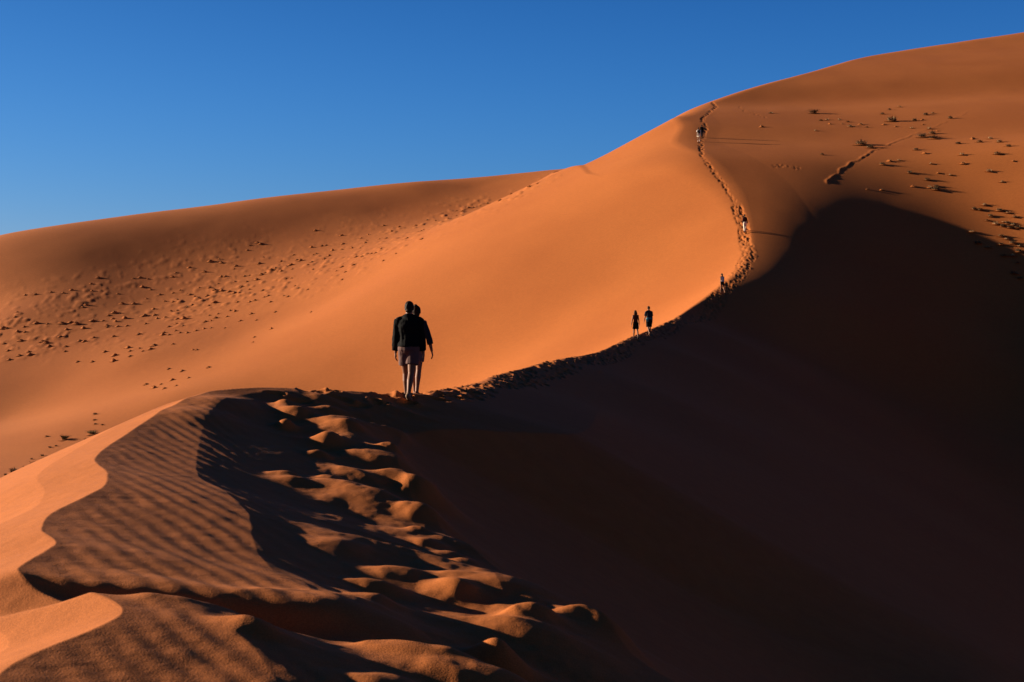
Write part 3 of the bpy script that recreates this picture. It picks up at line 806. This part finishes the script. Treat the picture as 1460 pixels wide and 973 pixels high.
def hummock_mesh(seed, h):
    rs = random.Random(seed); bm = bmesh.new()
    nr, ns = 9, 26; rings = []
    top = bm.verts.new((0.12 * rs.uniform(-1, 1), 0, h))
    for i in range(1, nr + 1):
        f = i / nr; ring = []
        for k in range(ns):
            a = 2 * math.pi * k / ns
            rr = f * (1 + .28 * mnoise.noise(Vector((math.cos(a) * 1.2, math.sin(a) * 1.2, seed * 3.7))) )
            px_, py_ = rr * math.cos(a) * 1.15, rr * math.sin(a)
            z = h * (math.cos(f * math.pi) * .5 + .5) * (1 + .5 * mnoise.noise(Vector((px_ * 2.2, py_ * 2.2, seed)))) - .12 * f
            ring.append(bm.verts.new((px_, py_, z)))
        rings.append(ring)
    for k in range(ns): bm.faces.new((top, rings[0][k], rings[0][(k + 1) % ns]))
    for a, b in zip(rings, rings[1:]):
        for k in range(ns): bm.faces.new((a[k], b[k], b[(k + 1) % ns], a[(k + 1) % ns]))
    bmesh.ops.recalc_face_normals(bm, faces=bm.faces)
    me = bpy.data.meshes.new('sand_hummock'); bm.to_mesh(me); bm.free()
    for p_ in me.polygons: p_.use_smooth = True
    me.materials.append(M_SAND)
    return me

def blades_mesh(name, seed, n, spread, z0, length, lean, width, mats, leaves=0):
    rs = random.Random(seed); bm = bmesh.new()
    for i in range(n):
        a, q = rs.uniform(0, 2 * math.pi), spread * math.sqrt(rs.random())
        b = Vector((q * math.cos(a), q * math.sin(a), z0 * (1 - (q / max(spread, .01)) ** 2 * .8) - .05))
        l = length * rs.uniform(.55, 1.15); az = rs.uniform(0, 2 * math.pi) if rs.random() < .4 else a + rs.uniform(-.5, .5)
        d = Vector((math.cos(az), math.sin(az), 0)); t = lean * rs.uniform(.3, 1.25)
        side = Vector((-d.y, d.x, 0)) * width * rs.uniform(.6, 1.3)
        pts = [b, b + d * l * .35 * t + Vector((0, 0, l * .5)), b + d * l * .95 * t + Vector((0, 0, l * (.92 - .35 * t)))]
        v = [bm.verts.new(pts[0] - side), bm.verts.new(pts[0] + side), bm.verts.new(pts[1] + side * .8), bm.verts.new(pts[1] - side * .8), bm.verts.new(pts[2])]
        mi = rs.randrange(len(mats))
        f1 = bm.faces.new((v[0], v[1], v[2], v[3])); f2 = bm.faces.new((v[3], v[2], v[4])); f1.material_index = f2.material_index = mi
        for _ in range(leaves):
            c = pts[1].lerp(pts[2], rs.uniform(-.5, 1)) + Vector((rs.gauss(0, .06), rs.gauss(0, .06), rs.gauss(0, .05)))
            u = Vector((rs.gauss(0, 1), rs.gauss(0, 1), rs.gauss(0, 1))).normalized() * .055 * length; w = u.orthogonal().normalized() * .03 * length
            f = bm.faces.new((bm.verts.new(c - u), bm.verts.new(c + w), bm.verts.new(c + u), bm.verts.new(c - w))); f.material_index = mi
    me = bpy.data.meshes.new(name); bm.to_mesh(me); bm.free()
    for m in mats: me.materials.append(m)
    return me

HUM = [hummock_mesh(20 + i, .34 + .06 * (i % 3)) for i in range(6)]
GRA = [blades_mesh('grass', 40 + i, 46, .5, .36, .34, .9, .022, [M_STRAW, M_PALE, M_STRAW, M_DRY]) for i in range(6)]
GRA_DARK = [blades_mesh('grass', 60 + i, 130, .6, .25, .8, .95, .026, [M_DRY, M_TWIG, M_STRAW]) for i in range(4)]
GRA_PALE = [blades_mesh('grass', 70 + i, 80, .5, .2, .7, .8, .024, [M_PALE, M_STRAW]) for i in range(3)]
BUSH = [blades_mesh('foliage', 80 + i, 90, .45, .1, 1.0, .8, .018, [M_GREEN, M_TWIG], leaves=7) for i in range(2)]
BUSH_DRY = [blades_mesh('foliage', 90 + i, 110, .5, .1, .95, .95, .02, [M_TWIG, M_DRY], leaves=5) for i in range(2)]

def tuft(px, py, wpx, kind, label, group=None, name=None, cat=None, q=None):
    p = hit(px, py, 62.0)
    if p is None: return
    rs = random.Random(int(px * 131 + py * 17))
    s_ = wpx / 2 / F * p[1]
    i = rs.randrange(6)
    gme = {'hummock': GRA[i], 'dark': GRA_DARK[i % 4], 'pale': GRA_PALE[i % 3], 'green': BUSH[i % 2], 'dry': BUSH_DRY[i % 2]}[kind]
    o = bpy.data.objects.new(name or 'grass_hummock', HUM[i]); col.objects.link(o)
    flat = {'hummock': 1.0, 'dark': .45, 'pale': .5, 'green': .35, 'dry': .4}[kind]
    o.scale = (s_, s_ * rs.uniform(.8, 1.1), s_ * flat * rs.uniform(.85, 1.2))
    o.location = (p[0], p[1], ground_z(p[0], p[1]) - .03 * s_)
    g = bpy.data.objects.new('foliage' if kind in ('green', 'dry') else 'grass', gme); col.objects.link(g)
    g.parent = o
    g.scale = (1, 1, 1 / flat * rs.uniform(.8, 1.15)); g.rotation_euler = (0, 0, rs.uniform(0, 6.28))
    if flat < 1: g.location = (0, 0, -.1)
    o['label'] = label; o['category'] = cat or 'grass tuft'
    if group: o['group'] = group

LEFT = '''36,421 51,420 73,417 90,418 102,414 130,405 140,396 131,415 123,435 118,438 168,419 190,397 200,396 211,398 203,409 215,413 228,420 209,426 191,433 174,433 236,430 25,446 22,452 5,468 10,468 25,473 35,466 36,474 52,461 68,462 88,461 101,460 109,462 95,470 119,468 132,458 153,465 161,455 155,450 163,446 178,454 165,459 147,458 153,467 168,466 181,465 219,441 224,454 205,451 208,462 221,449 236,453 162,480 134,482 114,486 121,487 86,481 61,487 66,489 58,488 71,494 30,486 6,490 12,500 14,513 41,502 28,507 43,506 93,501 94,494 150,502 164,507 186,501 183,496 198,477 220,492 215,498 199,497 204,501 186,508 132,516 111,516 162,515 234,475 232,478
246,395 251,389 257,414 247,418 271,420 235,430 247,431 253,428 244,444 253,443 267,438 274,435 207,450 220,450 253,455 262,455 252,462 261,465 251,472 241,466 241,478 257,475 267,475 280,472 291,469 301,468 293,459 301,458 308,454 299,450 311,448 324,452 335,444 328,443 278,423 285,426 296,422 298,436 306,432 284,411 299,411 311,405 316,415 306,415 327,416 335,418 341,418 356,413 345,409 335,402 352,402 366,399 373,392 378,389 387,386 393,384 401,387 356,393 349,394 322,395 316,395 339,431 356,431 364,429 377,424 383,422 386,431 375,414 408,398 416,397 405,422 411,423 426,411 439,413 421,408 393,445 444,445 387,469 363,481 361,488 298,524 269,539 246,542 220,553 209,548 230,548 235,554 220,493 214,498 247,491 252,550 321,468 343,458 359,448 366,457 260,529 241,526 275,499 281,499
270,382 292,388 300,373 313,370 316,375 337,380 334,384 370,376 356,350 353,357 367,346 372,348 376,367 419,364 423,371 429,372 417,384 451,362 447,364 444,353 459,351 445,374 439,379 447,385 401,373 393,383 450,329 408,398 415,378'''
TROUGH = '''487,336 525,335 515,340 523,343 521,347 514,354 502,354 488,356 489,348 463,369 469,365 474,357 465,350 541,341 551,340 558,331 569,324 547,322 593,322 601,330 604,328 581,340 602,341 609,314 621,315 639,313 651,308 651,301 660,302 668,297 675,296 684,294 695,290 713,286 729,277 755,267 767,262 530,362 536,361 508,367 517,366 544,355 565,362 504,379 488,381 480,387 493,388 488,399 547,372 470,364 463,370'''
def parse(t): return [tuple(map(int, q.split(','))) for q in t.split()]
for (px, py) in parse(LEFT):
    w = 6.0 + 7.5 * (((px * 7 + py * 13) % 10) / 10) ** 2.2 + (1.5 if px < 270 and py > 430 else 0)
    tuft(px, py, w, 'hummock', 'small sandy hummock with dry grass dotted over the far left dune face', 'sandy grass hummocks on the far left dune face')
for (px, py) in parse(TROUGH):
    tuft(px, py, 5.0 + 4.5 * ((px * 7 + py * 13) % 10) / 10, 'hummock', 'tiny sandy hummock strung along the hollow rising to the far skyline notch', 'sandy hummocks along the hollow')

UPPER = '''1179,171 1183,177 1170,172 1197,171 1201,177 1209,174 1218,181 1227,178 1236,182 1163,187 1260,178 1268,157 1282,153 1277,181 1258,163 1300,183 1315,171 1320,164 1330,162 1316,178 1304,172 1325,184 1336,187 1355,169 1099,162 1086,181 1172,221'''
MIDDLE = '''1258,235 1268,230 1282,229 1306,214 1318,219 1327,234 1297,247 1338,247 1355,250 1322,257 1302,266 1325,268 1334,266 1257,271 1371,221 1366,205 1387,199 1396,203 1397,203 1387,198 1412,198 1425,203 1445,230 1429,260 1438,209'''
EDGE = '''1389,299 1397,300 1404,293 1407,315 1412,309 1419,320 1425,301 1447,310 1431,317 1429,323 1437,319 1444,321 1451,325 1439,325 1435,341 1427,337 1444,347 1453,351 1427,349 1452,359 1444,365 1431,365 1451,375 1450,391 1445,390 1454,397 1385,331 1394,347'''
for k, (px, py) in enumerate(parse(UPPER)):
    tuft(px, py, 6 + (px * 3 + py) % 5, ('pale', 'hummock', 'dark')[k % 3], 'small dry tuft scattered on the upper right slope above the raised sand track', 'dry tufts above the raised track', 'grass_tuft')
for k, (px, py) in enumerate(parse(MIDDLE)):
    tuft(px, py, 8 + (px * 3 + py) % 5, ('dark', 'hummock', 'pale')[k % 3], 'low dry tuft with a long shadow, on the right slope below the raised sand track', 'dry tufts below the raised track', 'grass_tuft')
for k, (px, py) in enumerate(parse(EDGE)):
    tuft(px, py, 8 + (px * 3 + py) % 6, ('dark', 'dark', 'pale')[k % 3], 'dark dry tuft in the dense patch beside the big shadow edge at far right', 'dark tufts in the patch at far right', 'grass_tuft')
for px, py, w, kind, label, cat in [
        (1160, 162, 17, 'dry', 'lone dark bush high on the right slope, widest of the upper scatter', 'bush'),
        (1272, 173, 20, 'dark', 'wide dark clump behind a row of pale tufts on the upper right slope', 'bush'),
        (1212, 181, 12, 'pale', 'pale straw tuft casting a dark shadow, front of the upper left cluster', 'grass tuft'),
        (1228, 207, 24, 'dark', 'long low dark clump just left of the middle of the raised sand track', 'bush'),
        (1241, 211, 16, 'dark', 'dark clump adjoining the long low clump left of the sand track', 'bush'),
        (1315, 196, 18, 'dry', 'dark bush at the upper end of the raised sand track, left of its twin', 'bush'),
        (1331, 198, 18, 'dry', 'dark bush at the upper end of the raised sand track, right of its twin', 'bush'),
        (1329, 191, 14, 'dark', 'dark clump just above the twin bushes at the upper end of the track', 'bush'),
        (1373, 234, 11, 'hummock', 'rounded hummock with a long straight shadow, alone right of the track', 'grass tuft'),
        (1422, 220, 14, 'dark', 'double dark clump near the right edge, above the single long-shadowed tuft', 'bush'),
        (1410, 245, 13, 'pale', 'pale tuft with a long shadow near the right edge, below the double clump', 'grass tuft'),
        (1236, 207 + 63, 6, 'pale', 'tiny pale tuft at the left end of the shadowed right slope', 'grass tuft'),
        (1334, 271, 14, 'dark', 'dark tuft with the longest shadow just above the big cast shadow', 'bush'),
        (1437, 304, 10, 'pale', 'bright straw tuft on top of the dense patch at far right', 'grass tuft'),
        (1409, 353, 12, 'pale', 'isolated bright tuft left of the dense patch, trailing a long shadow', 'grass tuft'),
        (131, 619, 18, 'green', 'dusty green bush peeping over the near sunlit slope', 'bush'),
        (92, 627, 17, 'green', 'dark green low bush in the hollow left of the brighter green bush', 'bush'),
        (52, 666, 18, 'dry', 'brown bush cut off by the near sunlit slope, larger of two', 'bush'),
        (65, 657, 14, 'dry', 'small dark bush touching the larger brown bush above the near slope', 'bush'),
        (11, 688, 12, 'dry', 'dark brown bush lowest by the left edge above the near slope', 'bush'),
        (20, 674, 20, 'dark', 'flat dry clump above the lowest bush by the left edge', 'grass tuft')]:
    tuft(px, py, w, kind, label, None, 'bush' if cat == 'bush' else 'grass_tuft', cat)
for px, py in parse('67,623 71,638 80,636 104,637 98,642 136,605 136,591 135,599 146,606 122,627 28,671 60,650 45,655 35,667 8,678 74,655 117,634 90,648'):
    tuft(px, py, 6 + (px + py) % 4, 'dark', 'tiny dry tuft in the hollow behind the near sunlit slope at left', 'tiny dry tufts behind the near slope', 'grass_tuft')
